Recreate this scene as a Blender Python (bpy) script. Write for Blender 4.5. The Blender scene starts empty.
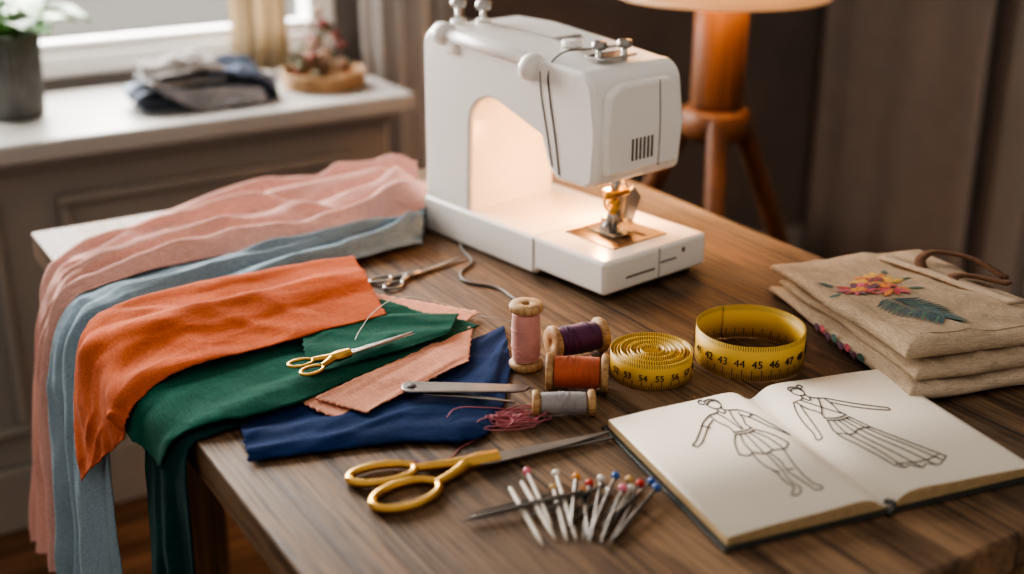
import bpy, bmesh, math, random
from math import sin, cos, pi, radians
from mathutils import Vector, noise
random.seed(4)
SC=bpy.context.scene
COL=SC.collection
V=Vector
TZ=.75

# ------------------------------------------------------------------ materials
def newmat(name):
    m=bpy.data.materials.new(name); m.use_nodes=True
    nt=m.node_tree; b=nt.nodes['Principled BSDF']
    return m,nt,b
def pset(b,k,v):
    if k in b.inputs: b.inputs[k].default_value=v
def mat(name,col,rough=.5,metal=0,var=.12,scale=20,bump=0,bscale=200,spec=None,emit=None,estr=0,sheen=0,trans=0):
    m,nt,b=newmat(name); N=nt.nodes; L=nt.links
    tc=N.new('ShaderNodeTexCoord'); nz=N.new('ShaderNodeTexNoise'); nz.inputs['Scale'].default_value=scale
    nz.inputs['Detail'].default_value=5
    L.new(tc.outputs['Object'],nz.inputs['Vector'])
    r=N.new('ShaderNodeValToRGB'); c=V(col[:3])
    r.color_ramp.elements[0].position=.3; r.color_ramp.elements[1].position=.7
    r.color_ramp.elements[0].color=(*[max(0,x*(1-var)) for x in c],1)
    r.color_ramp.elements[1].color=(*[min(1,x*(1+var)) for x in c],1)
    L.new(nz.outputs['Fac'],r.inputs['Fac']); L.new(r.outputs['Color'],b.inputs['Base Color'])
    b.inputs['Roughness'].default_value=rough; b.inputs['Metallic'].default_value=metal
    if spec is not None: pset(b,'Specular IOR Level',spec)
    if sheen: pset(b,'Sheen Weight',sheen); pset(b,'Sheen Roughness',.5)
    if trans: pset(b,'Transmission Weight',trans)
    if emit: pset(b,'Emission Color',(*emit,1)); pset(b,'Emission Strength',estr)
    if bump:
        n2=N.new('ShaderNodeTexNoise'); n2.inputs['Scale'].default_value=bscale; n2.inputs['Detail'].default_value=4
        L.new(tc.outputs['Object'],n2.inputs['Vector'])
        bp=N.new('ShaderNodeBump'); bp.inputs['Strength'].default_value=bump; bp.inputs['Distance'].default_value=.002
        L.new(n2.outputs['Fac'],bp.inputs['Height']); L.new(bp.outputs['Normal'],b.inputs['Normal'])
    return m
def cloth(name,col,var=.15,weave=0,wb=.38,rough=.95,sheen=.05):
    m,nt,b=newmat(name); N=nt.nodes; L=nt.links
    tc=N.new('ShaderNodeTexCoord')
    nz=N.new('ShaderNodeTexNoise'); nz.inputs['Scale'].default_value=14; nz.inputs['Detail'].default_value=6
    L.new(tc.outputs['Object'],nz.inputs['Vector'])
    r=N.new('ShaderNodeValToRGB'); c=V(col[:3])
    r.color_ramp.elements[0].position=.3; r.color_ramp.elements[1].position=.7
    r.color_ramp.elements[0].color=(*[x*(1-var) for x in c],1)
    r.color_ramp.elements[1].color=(*[min(1,x*(1+var)) for x in c],1)
    L.new(nz.outputs['Fac'],r.inputs['Fac'])
    hs=[]
    for s in ((60,1400,900),(1400,60,900)):
        mp=N.new('ShaderNodeMapping'); mp.inputs['Scale'].default_value=s; L.new(tc.outputs['Object'],mp.inputs['Vector'])
        w=N.new('ShaderNodeTexNoise'); w.inputs['Scale'].default_value=1; w.inputs['Detail'].default_value=2
        L.new(mp.outputs[0],w.inputs['Vector']); hs.append(w)
    a=N.new('ShaderNodeMath'); a.operation='ADD'
    L.new(hs[0].outputs['Fac'],a.inputs[0]); L.new(hs[1].outputs['Fac'],a.inputs[1])
    mr=N.new('ShaderNodeMapRange'); mr.inputs[1].default_value=.6; mr.inputs[2].default_value=1.4; mr.inputs[3].default_value=.60; mr.inputs[4].default_value=1.28
    L.new(a.outputs[0],mr.inputs[0])
    hv=N.new('ShaderNodeHueSaturation'); L.new(r.outputs['Color'],hv.inputs['Color']); L.new(mr.outputs[0],hv.inputs['Value'])
    L.new(hv.outputs[0],b.inputs['Base Color'])
    n3=N.new('ShaderNodeTexNoise'); n3.inputs['Scale'].default_value=22; n3.inputs['Detail'].default_value=5; n3.inputs['Distortion'].default_value=.8
    L.new(tc.outputs['Object'],n3.inputs['Vector'])
    n4=N.new('ShaderNodeTexNoise'); n4.inputs['Scale'].default_value=9; n4.inputs['Detail'].default_value=2; n4.inputs['Distortion'].default_value=1.2
    L.new(tc.outputs['Object'],n4.inputs['Vector'])
    s1=N.new('ShaderNodeMath'); s1.operation='SUBTRACT'; s1.inputs[1].default_value=.5; L.new(n4.outputs['Fac'],s1.inputs[0])
    s2=N.new('ShaderNodeMath'); s2.operation='ABSOLUTE'; L.new(s1.outputs[0],s2.inputs[0])
    s3=N.new('ShaderNodeMath'); s3.operation='POWER'; s3.inputs[1].default_value=.65; L.new(s2.outputs[0],s3.inputs[0])
    s4=N.new('ShaderNodeMath'); s4.operation='MULTIPLY_ADD'; s4.inputs[1].default_value=-.9; L.new(s3.outputs[0],s4.inputs[0]); L.new(n3.outputs['Fac'],s4.inputs[2])
    ad=N.new('ShaderNodeMath'); ad.operation='MULTIPLY_ADD'; ad.inputs[1].default_value=.16
    L.new(a.outputs[0],ad.inputs[0]); L.new(s4.outputs[0],ad.inputs[2])
    bp=N.new('ShaderNodeBump'); bp.inputs['Strength'].default_value=wb; bp.inputs['Distance'].default_value=.005
    L.new(ad.outputs[0],bp.inputs['Height']); L.new(bp.outputs['Normal'],b.inputs['Normal'])
    b.inputs['Roughness'].default_value=rough; pset(b,'Sheen Weight',sheen); pset(b,'Specular IOR Level',.15)
    return m
def wood(name,c1,c2,rough=.45,axis=1,plank=0,sc=1.0,bump=.25,wear=0):
    m,nt,b=newmat(name); N=nt.nodes; L=nt.links
    tc=N.new('ShaderNodeTexCoord'); sp=N.new('ShaderNodeSeparateXYZ'); L.new(tc.outputs['Object'],sp.inputs[0])
    cross=sp.outputs[0 if axis==1 else (1 if axis==0 else 0)]
    off=None
    if plank:
        sh=N.new('ShaderNodeMath'); sh.operation='ADD'; sh.inputs[1].default_value=plank*.37; L.new(cross,sh.inputs[0])
        dv=N.new('ShaderNodeMath'); dv.operation='DIVIDE'; dv.inputs[1].default_value=plank; L.new(sh.outputs[0],dv.inputs[0])
        fl=N.new('ShaderNodeMath'); fl.operation='FLOOR'; L.new(dv.outputs[0],fl.inputs[0])
        fr=N.new('ShaderNodeMath'); fr.operation='FRACT'; L.new(dv.outputs[0],fr.inputs[0])
        wn=N.new('ShaderNodeTexWhiteNoise'); wn.noise_dimensions='1D'; L.new(fl.outputs[0],wn.inputs['W'])
        off=wn
    mp=N.new('ShaderNodeMapping'); s=[14*sc,14*sc,14*sc]; s[axis]=1.1*sc
    mp.inputs['Scale'].default_value=s; L.new(tc.outputs['Object'],mp.inputs['Vector'])
    v=mp.outputs[0]
    if off:
        va=N.new('ShaderNodeVectorMath'); va.operation='MULTIPLY_ADD'; va.inputs[1].default_value=(30,30,30)
        L.new(off.outputs['Color'],va.inputs[0]); L.new(v,va.inputs[2]); v=va.outputs[0]
    n1=N.new('ShaderNodeTexNoise'); n1.inputs['Scale'].default_value=1.6; n1.inputs['Detail'].default_value=8; n1.inputs['Distortion'].default_value=1.2
    L.new(v,n1.inputs['Vector'])
    mp2=N.new('ShaderNodeMapping'); s2=[9,9,9]; s2[axis]=1.6; mp2.inputs['Scale'].default_value=s2; L.new(v,mp2.inputs['Vector'])
    n2=N.new('ShaderNodeTexNoise'); n2.inputs['Scale'].default_value=1.5; n2.inputs['Detail'].default_value=6; n2.inputs['Roughness'].default_value=.65; L.new(mp2.outputs[0],n2.inputs['Vector'])
    ma=N.new('ShaderNodeMath'); ma.operation='MULTIPLY_ADD'; ma.inputs[1].default_value=1.1
    L.new(n2.outputs['Fac'],ma.inputs[0]); L.new(n1.outputs['Fac'],ma.inputs[2])
    dvv=N.new('ShaderNodeMath'); dvv.operation='MULTIPLY'; dvv.inputs[1].default_value=.84; L.new(ma.outputs[0],dvv.inputs[0])
    r=N.new('ShaderNodeValToRGB'); e=r.color_ramp.elements
    e[0].position=.74; e[0].color=(*c1,1); e[1].position=1.0; e[1].color=(*c2,1)
    L.new(dvv.outputs[0],r.inputs['Fac']); out=r.outputs['Color']
    if wear:
        nw=N.new('ShaderNodeTexNoise'); nw.inputs['Scale'].default_value=5; nw.inputs['Detail'].default_value=9; nw.inputs['Roughness'].default_value=.65; L.new(tc.outputs['Object'],nw.inputs['Vector'])
        rw=N.new('ShaderNodeMapRange'); rw.inputs[1].default_value=.44; rw.inputs[2].default_value=.72; rw.inputs[3].default_value=0; rw.inputs[4].default_value=wear
        L.new(nw.outputs['Fac'],rw.inputs[0])
        mw=N.new('ShaderNodeMix'); mw.data_type='RGBA'; L.new(rw.outputs[0],mw.inputs[0]); L.new(out,mw.inputs[6]); mw.inputs[7].default_value=(.18,.125,.083,1); out=mw.outputs[2]
        # open pores: short dark dashes along the grain
        mp3=N.new('ShaderNodeMapping'); s3_=[320,320,320]; s3_[axis]=16; mp3.inputs['Scale'].default_value=s3_; L.new(tc.outputs['Object'],mp3.inputs['Vector'])
        n5=N.new('ShaderNodeTexNoise'); n5.inputs['Scale'].default_value=1; n5.inputs['Detail'].default_value=2; L.new(mp3.outputs[0],n5.inputs['Vector'])
        r5=N.new('ShaderNodeMapRange'); r5.inputs[1].default_value=.30; r5.inputs[2].default_value=.48; r5.inputs[3].default_value=.45; r5.inputs[4].default_value=1.0; L.new(n5.outputs['Fac'],r5.inputs[0])
        h5=N.new('ShaderNodeHueSaturation'); L.new(out,h5.inputs['Color']); L.new(r5.outputs[0],h5.inputs['Value']); out=h5.outputs[0]
    if plank:
        hv=N.new('ShaderNodeHueSaturation'); L.new(out,hv.inputs['Color'])
        mr=N.new('ShaderNodeMapRange'); mr.inputs[3].default_value=.78; mr.inputs[4].default_value=1.15
        L.new(off.outputs['Value'],mr.inputs[0]); L.new(mr.outputs[0],hv.inputs['Value'])
        gp=N.new('ShaderNodeMath'); gp.operation='SUBTRACT'; gp.inputs[1].default_value=.5; L.new(fr.outputs[0],gp.inputs[0])
        ab=N.new('ShaderNodeMath'); ab.operation='ABSOLUTE'; L.new(gp.outputs[0],ab.inputs[0])
        gt=N.new('ShaderNodeMath'); gt.operation='GREATER_THAN'; gt.inputs[1].default_value=.5-.0012/plank; L.new(ab.outputs[0],gt.inputs[0])
        mx=N.new('ShaderNodeMix'); mx.data_type='RGBA'; L.new(gt.outputs[0],mx.inputs[0]); L.new(hv.outputs[0],mx.inputs[6])
        mx.inputs[7].default_value=(.025,.016,.011,1); out=mx.outputs[2]
    L.new(out,b.inputs['Base Color'])
    rr=N.new('ShaderNodeMapRange'); rr.inputs[3].default_value=rough-.08; rr.inputs[4].default_value=rough+.2
    L.new(n1.outputs['Fac'],rr.inputs[0]); L.new(rr.outputs[0],b.inputs['Roughness'])
    bp=N.new('ShaderNodeBump'); bp.inputs['Strength'].default_value=bump; bp.inputs['Distance'].default_value=.002
    L.new(ma.outputs[0],bp.inputs['Height']); L.new(bp.outputs['Normal'],b.inputs['Normal'])
    return m
def tape_mat():
    m,nt,b=newmat('tape_yellow'); N=nt.nodes; L=nt.links
    uv=N.new('ShaderNodeUVMap'); sp=N.new('ShaderNodeSeparateXYZ'); L.new(uv.outputs[0],sp.inputs[0])
    def M(op,a,bv=None):
        n=N.new('ShaderNodeMath'); n.operation=op
        if isinstance(a,(int,float)): n.inputs[0].default_value=a
        else: L.new(a,n.inputs[0])
        if bv is not None:
            if isinstance(bv,(int,float)): n.inputs[1].default_value=bv
            else: L.new(bv,n.inputs[1])
        return n.outputs[0]
    u,v=sp.outputs[0],sp.outputs[1]
    t1=M('MULTIPLY',M('LESS_THAN',M('FRACT',u),.08),M('LESS_THAN',v,.30))
    t2=M('MULTIPLY',M('LESS_THAN',M('FRACT',M('MULTIPLY',u,4)),.25),M('LESS_THAN',v,.16))
    t3=M('MULTIPLY',M('LESS_THAN',M('FRACT',M('MULTIPLY',u,4)),.25),M('GREATER_THAN',v,.86))
    t=M('MAXIMUM',M('MAXIMUM',t1,t2),t3)
    mx=N.new('ShaderNodeMix'); mx.data_type='RGBA'; L.new(t,mx.inputs[0])
    mx.inputs[6].default_value=(.78,.50,.09,1); mx.inputs[7].default_value=(.05,.035,.02,1)
    L.new(mx.outputs[2],b.inputs['Base Color']); b.inputs['Roughness'].default_value=.5
    return m

# ------------------------------------------------------------------ geometry helpers
def link(o,parent=None,m=None,smooth=False):
    COL.objects.link(o)
    if parent: o.parent=parent
    if m: o.data.materials.append(m)
    if smooth and o.type=='MESH':
        for p in o.data.polygons: p.use_smooth=True
    return o
def empty(name,loc=(0,0,0),rz=0):
    e=bpy.data.objects.new(name,None); e.empty_display_size=.02; e.location=loc; e.rotation_euler=(0,0,rz); COL.objects.link(e); return e
def mesh(name,vs,fs,m=None,parent=None,smooth=False):
    me=bpy.data.meshes.new(name); me.from_pydata([tuple(v) for v in vs],[],fs); me.update()
    return link(bpy.data.objects.new(name,me),parent,m,smooth)
def autosm(o,ang=35):
    for p in o.data.polygons: p.use_smooth=True
    try:
        bpy.context.view_layer.objects.active=o; o.select_set(True)
        bpy.ops.object.shade_auto_smooth(angle=radians(ang)); o.select_set(False)
    except Exception: pass
def bev(o,w,seg=3,ang=30):
    md=o.modifiers.new('bevel','BEVEL'); md.width=w; md.segments=seg; md.limit_method='ANGLE'; md.angle_limit=radians(ang)
    for p in o.data.polygons: p.use_smooth=True
    w2=o.modifiers.new('wn','WEIGHTED_NORMAL'); w2.keep_sharp=True
def box(name,a,b,m,parent=None,bw=0,seg=3):
    (x0,y0,z0),(x1,y1,z1)=a,b
    vs=[(x0,y0,z0),(x1,y0,z0),(x1,y1,z0),(x0,y1,z0),(x0,y0,z1),(x1,y0,z1),(x1,y1,z1),(x0,y1,z1)]
    fs=[(3,2,1,0),(4,5,6,7),(0,1,5,4),(1,2,6,5),(2,3,7,6),(3,0,4,7)]
    o=mesh(name,vs,fs,m,parent)
    if bw: bev(o,bw,seg)
    return o
def prism(name,poly,axis,a,b,m,parent=None,bw=0,seg=3):
    n=len(poly); vs=[]
    for t in (a,b):
        for p,q in poly:
            vs.append({'x':(t,p,q),'y':(p,t,q),'z':(p,q,t)}[axis])
    fs=[tuple(range(n-1,-1,-1)),tuple(range(n,2*n))]+[(i,(i+1)%n,n+(i+1)%n,n+i) for i in range(n)]
    o=mesh(name,vs,fs,m,parent)
    bm=bmesh.new(); bm.from_mesh(o.data); bmesh.ops.recalc_face_normals(bm,faces=bm.faces); bm.to_mesh(o.data); bm.free()
    if bw: bev(o,bw,seg)
    return o
def lathe(name,prof,m,parent=None,loc=(0,0,0),rot=(0,0,0),seg=40,rfun=None):
    vs=[];fs=[];n=len(prof)
    for i in range(seg):
        a=2*pi*i/seg
        for r,z in prof:
            k=rfun(a,z) if rfun else 1
            vs.append((r*k*cos(a),r*k*sin(a),z))
    for i in range(seg):
        j=(i+1)%seg
        for k in range(n-1): fs.append((i*n+k,j*n+k,j*n+k+1,i*n+k+1))
    if prof[0][0]>1e-5: fs.append(tuple(i*n for i in range(seg-1,-1,-1)))
    if prof[-1][0]>1e-5: fs.append(tuple(i*n+n-1 for i in range(seg)))
    o=mesh(name,vs,fs,m,parent)
    bm=bmesh.new(); bm.from_mesh(o.data); bmesh.ops.remove_doubles(bm,verts=bm.verts,dist=1e-6); bmesh.ops.recalc_face_normals(bm,faces=bm.faces); bm.to_mesh(o.data); bm.free()
    o.location=loc; o.rotation_euler=rot; autosm(o,40)
    return o
def cyl(name,r,z0,z1,m,parent=None,loc=(0,0,0),rot=(0,0,0),seg=32,c=.0):
    c=c or min(r,abs(z1-z0))*.12
    return lathe(name,[(0,z0),(r-c,z0),(r,z0+c),(r,z1-c),(r-c,z1),(0,z1)],m,parent,loc,rot,seg)
def tube(name,pts,r,m,parent=None,cyclic=False,radii=None,smooth=True,res=6):
    cu=bpy.data.curves.new(name,'CURVE'); cu.dimensions='3D'; cu.bevel_depth=r; cu.bevel_resolution=3; cu.resolution_u=res; cu.use_fill_caps=True
    if smooth:
        s=cu.splines.new('BEZIER'); s.bezier_points.add(len(pts)-1)
        for i,p in enumerate(pts):
            b=s.bezier_points[i]; b.co=p; b.handle_left_type=b.handle_right_type='AUTO'
            if radii: b.radius=radii[i]
    else:
        s=cu.splines.new('POLY'); s.points.add(len(pts)-1)
        for i,p in enumerate(pts):
            s.points[i].co=(*p,1)
            if radii: s.points[i].radius=radii[i]
    s.use_cyclic_u=cyclic
    o=bpy.data.objects.new(name,cu); return link(o,parent,m)
def multitube(name,lines,r,m,parent=None):
    cu=bpy.data.curves.new(name,'CURVE'); cu.dimensions='3D'; cu.bevel_depth=r; cu.bevel_resolution=1; cu.resolution_u=5; cu.use_fill_caps=True
    for pts in lines:
        s=cu.splines.new('BEZIER'); s.bezier_points.add(len(pts)-1)
        for i,p in enumerate(pts):
            b=s.bezier_points[i]; b.co=p; b.handle_left_type=b.handle_right_type='AUTO'
    return link(bpy.data.objects.new(name,cu),parent,m)
def crom(P,t):
    n=len(P)-1; x=min(max(t,0),1)*n; i=min(int(x),n-1); f=x-i
    p0=P[max(i-1,0)];p1=P[i];p2=P[i+1];p3=P[min(i+2,n)]
    return .5*((2*p1)+(p2-p0)*f+(2*p0-5*p1+4*p2-p3)*f*f+(3*p1-p0-3*p2+p3)*f**3)
def sstep(x): x=min(max(x,0),1); return x*x*(3-2*x)
def drape(name,st,m,nu=110,nv=60,folds=3,seed=0,wr=1,rag=.003,th=.0012,parent=None,diag=1.0,crease=.0012,edge=7):
    """st: list of (back_point, front_point, fold amplitude)"""
    A=[V(s[0]) for s in st]; B=[V(s[1]) for s in st]; K=[V((s[2],0,0)) for s in st]
    vs=[]
    for i in range(nu+1):
        t=i/nu; a=crom(A,t); b=crom(B,t); k=max(0,crom(K,t).x)
        tg=(crom(A,min(t+.01,1))+crom(B,min(t+.01,1)))-(crom(A,max(t-.01,0))+crom(B,max(t-.01,0)))
        w=b-a; n=tg.cross(w)
        if n.length<1e-9: n=V((0,0,1))
        n.normalize()
        if n.dot(V((-.6,-.1,1)))<0: n=-n
        for j in range(nv+1):
            s=j/nv
            p=a+w*s
            env=min(1,.12+s*edge,.12+(1-s)*edge)**.6
            f1=sstep(.5+1.15*noise.noise(V((s*folds*1.25+.9*noise.noise(V((t*2.5,seed,3))),t*1.7,seed*3.1))))
            f2=1-abs(noise.noise(V((s*folds*1.0+t*folds*diag,t*folds*.8-s,seed*2.3+11))))*2
            f2=sstep(f2)**2
            f4=sstep(.5+noise.noise(V((s*folds*2.0-t*folds*diag,t*folds*1.0,seed+31))))
            f3=noise.noise(V((p.x*14,p.y*14,p.z*12+seed)))
            c1=sstep(1-abs(noise.noise(V((p.x*12+p.y*5+seed,p.y*11,p.z*10))))*3.0)
            d=(k*(.64*f1+.34*f2*f1+.16*f4+.06*f3)+crease*(c1+.6*f3)*wr)*env
            p=p+n*max(d,0)
            if j in (0,nv): p=p+w.normalized()*(rag*noise.noise(V((t*25,seed,j)))+.0016*noise.noise(V((t*260,seed,j+5))))
            if i in (0,nu): p=p+tg.normalized()*(rag*noise.noise(V((s*25,seed+9,i)))+.0016*noise.noise(V((s*160,seed+9,i+3))))
            vs.append(p)
    W=nv+1
    fs=[(i*W+j,i*W+j+1,(i+1)*W+j+1,(i+1)*W+j) for i in range(nu) for j in range(nv)]
    o=mesh(name,vs,fs,m,parent,True)
    sd=o.modifiers.new('sol','SOLIDIFY'); sd.thickness=th; sd.offset=0
    return o

# ------------------------------------------------------------------ common materials
M_steel=mat('steel',(.62,.60,.57),.27,1,.05)
M_dsteel=mat('dark_steel',(.36,.34,.32),.34,1,.1)
M_brass=mat('brass',(.66,.40,.12),.28,1,.08)
M_black=mat('black_ink',(.010,.010,.012),.6,0,.1)
M_white=mat('white_plastic',(.90,.875,.84),.25,0,.012,3)
M_seam=mat('seam_dark',(.08,.075,.07),.6)
M_spool=wood('spool_wood',(.34,.18,.08),(.58,.37,.19),.5,2,0,6)
M_table=wood('table_oak',(.060,.030,.015),(.245,.145,.078),.50,1,.142,1.0,.6,.55)
M_leg=wood('leg_wood',(.10,.052,.027),(.24,.145,.08),.5,2)
M_lampwood=wood('lamp_wood',(.075,.028,.011),(.19,.080,.032),.45,2,0,1.2)

# ------------------------------------------------------------------ room
M_wall=mat('taupe_wall',(.155,.135,.124),.75,0,.10,5,.25,60)
M_wall2=mat('grey_plaster',(.30,.275,.26),.75,0,.10,4,.3,40)
M_panel=mat('greige_paint',(.31,.29,.27),.55,0,.05,4,.1,40)
M_trim=mat('white_paint',(.78,.77,.75),.45,0,.03,4)
M_sill=mat('sill_paint',(.43,.42,.405),.42,0,.05,6)
M_floor=wood('floor_boards',(.09,.045,.022),(.26,.14,.08),.45,0,.12,.8)
box('floor',(-2.5,-3.2,-.05),(2.35,1.0,0),M_floor)
WY=.85
wb=empty('wall_back')
box('wall_below',(-2.5,WY,0),(.84,WY+.12,.78),M_wall,wb)
box('wall_above',(-2.5,WY,1.95),(2.35,WY+.12,2.6),M_wall,wb)
box('wall_side_l',(-2.5,WY,.78),(-.62,WY+.12,1.95),M_wall,wb)
box('wall_side_r',(.84,WY,0),(2.35,WY+.12,1.95),M_wall,wb)
box('wall_right',(2.36,-3.2,0),(2.48,WY,2.6),M_wall2)
wn=empty('window_1')
box('frame_bottom',(-.62,.86,.78),(.84,.93,.825),M_trim,wn,.006)
box('frame_top',(-.62,.86,1.88),(.84,.93,1.95),M_trim,wn,.006)
box('frame_l',(-.62,.86,.83),(-.56,.93,1.88),M_trim,wn,.006)
box('frame_r',(.78,.86,.83),(.84,.93,1.88),M_trim,wn,.006)
box('mullion',(-.02,.865,.83),(.035,.925,1.88),M_trim,wn,.006)
box('sash_rail',(-.56,.875,.825),(.78,.915,.85),M_trim,wn,.004)
rc=empty('window_bench')
box('carcass',(-2.4,.54,.0),(.80,WY,.722),M_panel,rc)
box('sill_board',(-2.4,.455,.722),(.83,WY,.76),M_sill,rc,.008)
box('cove',(-2.4,.515,.69),(.805,.54,.722),M_panel,rc,.008)
box('toe',(-2.4,.515,.0),(.805,.54,.13),M_panel,rc,.006)
for i,(x0,x1) in enumerate([(-1.5,-.78),(-.66,.04),(.14,.72)]):
    z0,z1=.19,.64; f=.022
    box(f'mould_t{i}',(x0,.523,z1-f),(x1,.541,z1),M_panel,rc,.007)
    box(f'mould_b{i}',(x0,.523,z0),(x1,.541,z0+f),M_panel,rc,.007)
    box(f'mould_l{i}',(x0,.523,z0+f),(x0+f,.541,z1-f),M_panel,rc,.007)
    box(f'mould_r{i}',(x1-f,.523,z0+f),(x1,.541,z1-f),M_panel,rc,.007)
box('baseboard_back',(.85,WY-.02,0),(2.3,WY,.12),M_panel,None,.005)
def curtain(name,x0,x1,y,z0,z1,folds,amp,m):
    vs=[];nx=folds*16;nz=12
    for k in range(nz+1):
        z=z0+(z1-z0)*k/nz
        for i in range(nx+1):
            s=i/nx; a=amp*(.75+.5*noise.noise(V((s*5,k*.2,x0))))
            vs.append((x0+(x1-x0)*s+.006*sin(k*.5+s*9),y+a*sin(2*pi*folds*(s+.08*noise.noise(V((s*4,x0,1))))+.25*sin(k*.5)),z))
    W=nx+1
    fs=[(k*W+i,k*W+i+1,(k+1)*W+i+1,(k+1)*W+i) for k in range(nz) for i in range(nx)]
    o=mesh(name,vs,fs,m,None,True); sd=o.modifiers.new('s','SOLIDIFY'); sd.thickness=.002; return o
def sheer(name,col,tr):
    m=cloth(name,col,.06,0,.06); nt=m.node_tree; N=nt.nodes; L=nt.links; b=N['Principled BSDF']; out=N['Material Output']
    t=N.new('ShaderNodeBsdfTranslucent'); t.inputs[0].default_value=(*col,1); mx=N.new('ShaderNodeMixShader'); mx.inputs[0].default_value=tr
    L.new(b.outputs[0],mx.inputs[1]); L.new(t.outputs[0],mx.inputs[2]); L.new(mx.outputs[0],out.inputs[0]); return m
curtain('beige_curtain',.575,.70,.79,.765,1.95,4,.022,sheer('beige_linen',(.62,.54,.42),.45))
curtain('sheer_curtain',.86,1.12,.77,.05,2.05,5,.026,sheer('sheer_voile',(.78,.76,.75),.4))
o=curtain('grey_curtain',-.57,.0,0,.02,2.3,3,.006,sheer('grey_drape',(.40,.365,.34),.1)); o.location=(2.30,.26,0); o.rotation_euler=(0,0,-pi/2)
box('trim_1',(2.315,.12,0),(2.36,.215,2.3),M_panel,None,.006)

# ------------------------------------------------------------------ table
tb=empty('wooden_table')
top=box('top',(0,-1.2,.712),(.85,0,TZ),M_table,tb,.004)
box('apron_l',(.09,-1.1,.63),(.115,-.1,.712),M_leg,tb,.002)
box('apron_r',(.735,-1.1,.63),(.76,-.1,.712),M_leg,tb,.002)
box('apron_b',(.115,-.125,.63),(.735,-.10,.712),M_leg,tb,.002)
box('apron_f',(.115,-1.10,.63),(.735,-1.075,.712),M_leg,tb,.002)
for i,(x,y) in enumerate([(.145,-.155),(.705,-.155),(.145,-1.045),(.705,-1.045)]):
    prism(f'leg_{i+1}',[(x-.032,y-.032),(x+.032,y-.032),(x+.032,y+.032),(x-.032,y+.032)],'z',0,.712,M_leg,tb,.004)

# ------------------------------------------------------------------ fabrics
z=TZ
C_pink=cloth('pink_linen',(.68,.40,.35),.07); C_blue=cloth('blue_linen',(.26,.34,.40),.1); C_org=cloth('rust_linen',(.50,.115,.040),.12)
C_green=cloth('green_linen',(.010,.095,.064),.15); C_teal=cloth('dark_teal_linen',(.006,.042,.042),.2); C_peach=cloth('peach_linen',(.68,.33,.23),.08); C_navy=cloth('navy_linen',(.012,.035,.115),.15)
drape('pink_fabric',[((.545,-.085,z+.008),(.490,-.262,z+.006),.050),((.49,-.06,z+.008),(.43,-.275,z+.008),.062),((.40,-.035,z+.006),(.37,-.27,z+.006),.050),((.31,-.02,z+.005),(.28,-.262,z+.006),.038),((.17,-.05,z+.005),(.15,-.250,z+.007),.028),
 ((.03,-.13,z+.005),(.03,-.275,z+.008),.019),((-.014,-.165,z-.008),(-.016,-.290,z-.004),.014),((-.034,-.20,.69),(-.036,-.30,.69),.018),((-.048,-.20,.59),(-.048,-.31,.59),.024),((-.072,-.175,.385),(-.060,-.33,.41),.030)],C_pink,nu=240,nv=130,folds=5.0,seed=1,diag=1.2,crease=.0022)
drape('blue_fabric',[((.470,-.268,z+.008),(.425,-.340,z+.004),.036),((.41,-.262,z+.006),(.39,-.345,z+.003),.034),((.28,-.25,z+.005),(.26,-.360,z+.003),.024),((.15,-.235,z+.004),(.14,-.385,z+.003),.017),((.03,-.255,z+.003),(.03,-.43,z+.003),.014),
 ((-.012,-.265,z-.008),(-.012,-.44,z-.008),.012),((-.038,-.28,.685),(-.028,-.48,.68),.018),((-.05,-.30,.55),(-.040,-.53,.54),.026),((-.062,-.30,.34),(-.045,-.60,.30),.034)],C_blue,nu=180,nv=100,folds=4.6,seed=2,diag=.7,crease=.0020)
drape('orange_fabric',[((.307,-.385,z+.024),(.262,-.567,z+.022),.005),((.16,-.375,z+.024),(.14,-.578,z+.021),.013),((.03,-.385,z+.023),(.03,-.588,z+.018),.014),((-.024,-.395,z+.004),(-.022,-.592,z-.002),.010),
 ((-.050,-.43,.70),(-.032,-.592,.735),.010),((-.058,-.455,.655),(-.034,-.59,.722),.011),((-.062,-.475,.615),(-.036,-.585,.71),.010)],C_org,nu=160,nv=100,folds=3.0,seed=3,diag=1.3,crease=.0024)
drape('green_fabric',[((.275,-.50,z+.012),(.345,-.627,z+.012),.003),((.16,-.49,z+.0115),(.21,-.668,z+.012),.006),((.07,-.49,z+.010),(.09,-.70,z+.010),.007),((.02,-.49,z+.009),(.015,-.695,z+.009),.007),((-.014,-.50,z-.003),(-.014,-.685,z-.003),.006),
 ((-.026,-.525,.715),(-.024,-.665,.712),.009)],C_green,nu=130,nv=80,folds=3.0,seed=4,diag=1.3,crease=.0018)
drape('dark_teal_fabric',[((.06,-.57,z+.0035),(.05,-.700,z+.0035),.003),((.02,-.57,z+.0035),(.015,-.705,z+.0035),.003),((-.008,-.57,z-.006),(-.008,-.705,z-.006),.003),((-.016,-.59,.70),(-.016,-.72,.70),.008),
 ((-.022,-.60,.57),(-.020,-.74,.56),.018),((-.026,-.61,.42),(-.022,-.765,.40),.022),((-.030,-.62,.30),(-.026,-.78,.27),.026)],C_teal,nu=130,nv=80,folds=3,seed=14,diag=.4)
drape('green_fabric_square',[((.17,-.545,z+.0185),(.13,-.660,z+.0175),.004),((.24,-.550,z+.0185),(.22,-.655,z+.0175),.004),((.335,-.60,z+.0175),(.30,-.642,z+.017),.002)],C_green,folds=2.2,seed=6,crease=.0012)
drape('peach_fabric',[((.285,-.46,z+.0075),(.10,-.62,z+.0075),.002),((.325,-.52,z+.0075),(.11,-.70,z+.0075),.002),((.370,-.585,z+.007),(.125,-.742,z+.007),.002)],C_peach,folds=2,seed=7,crease=.0010)
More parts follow.
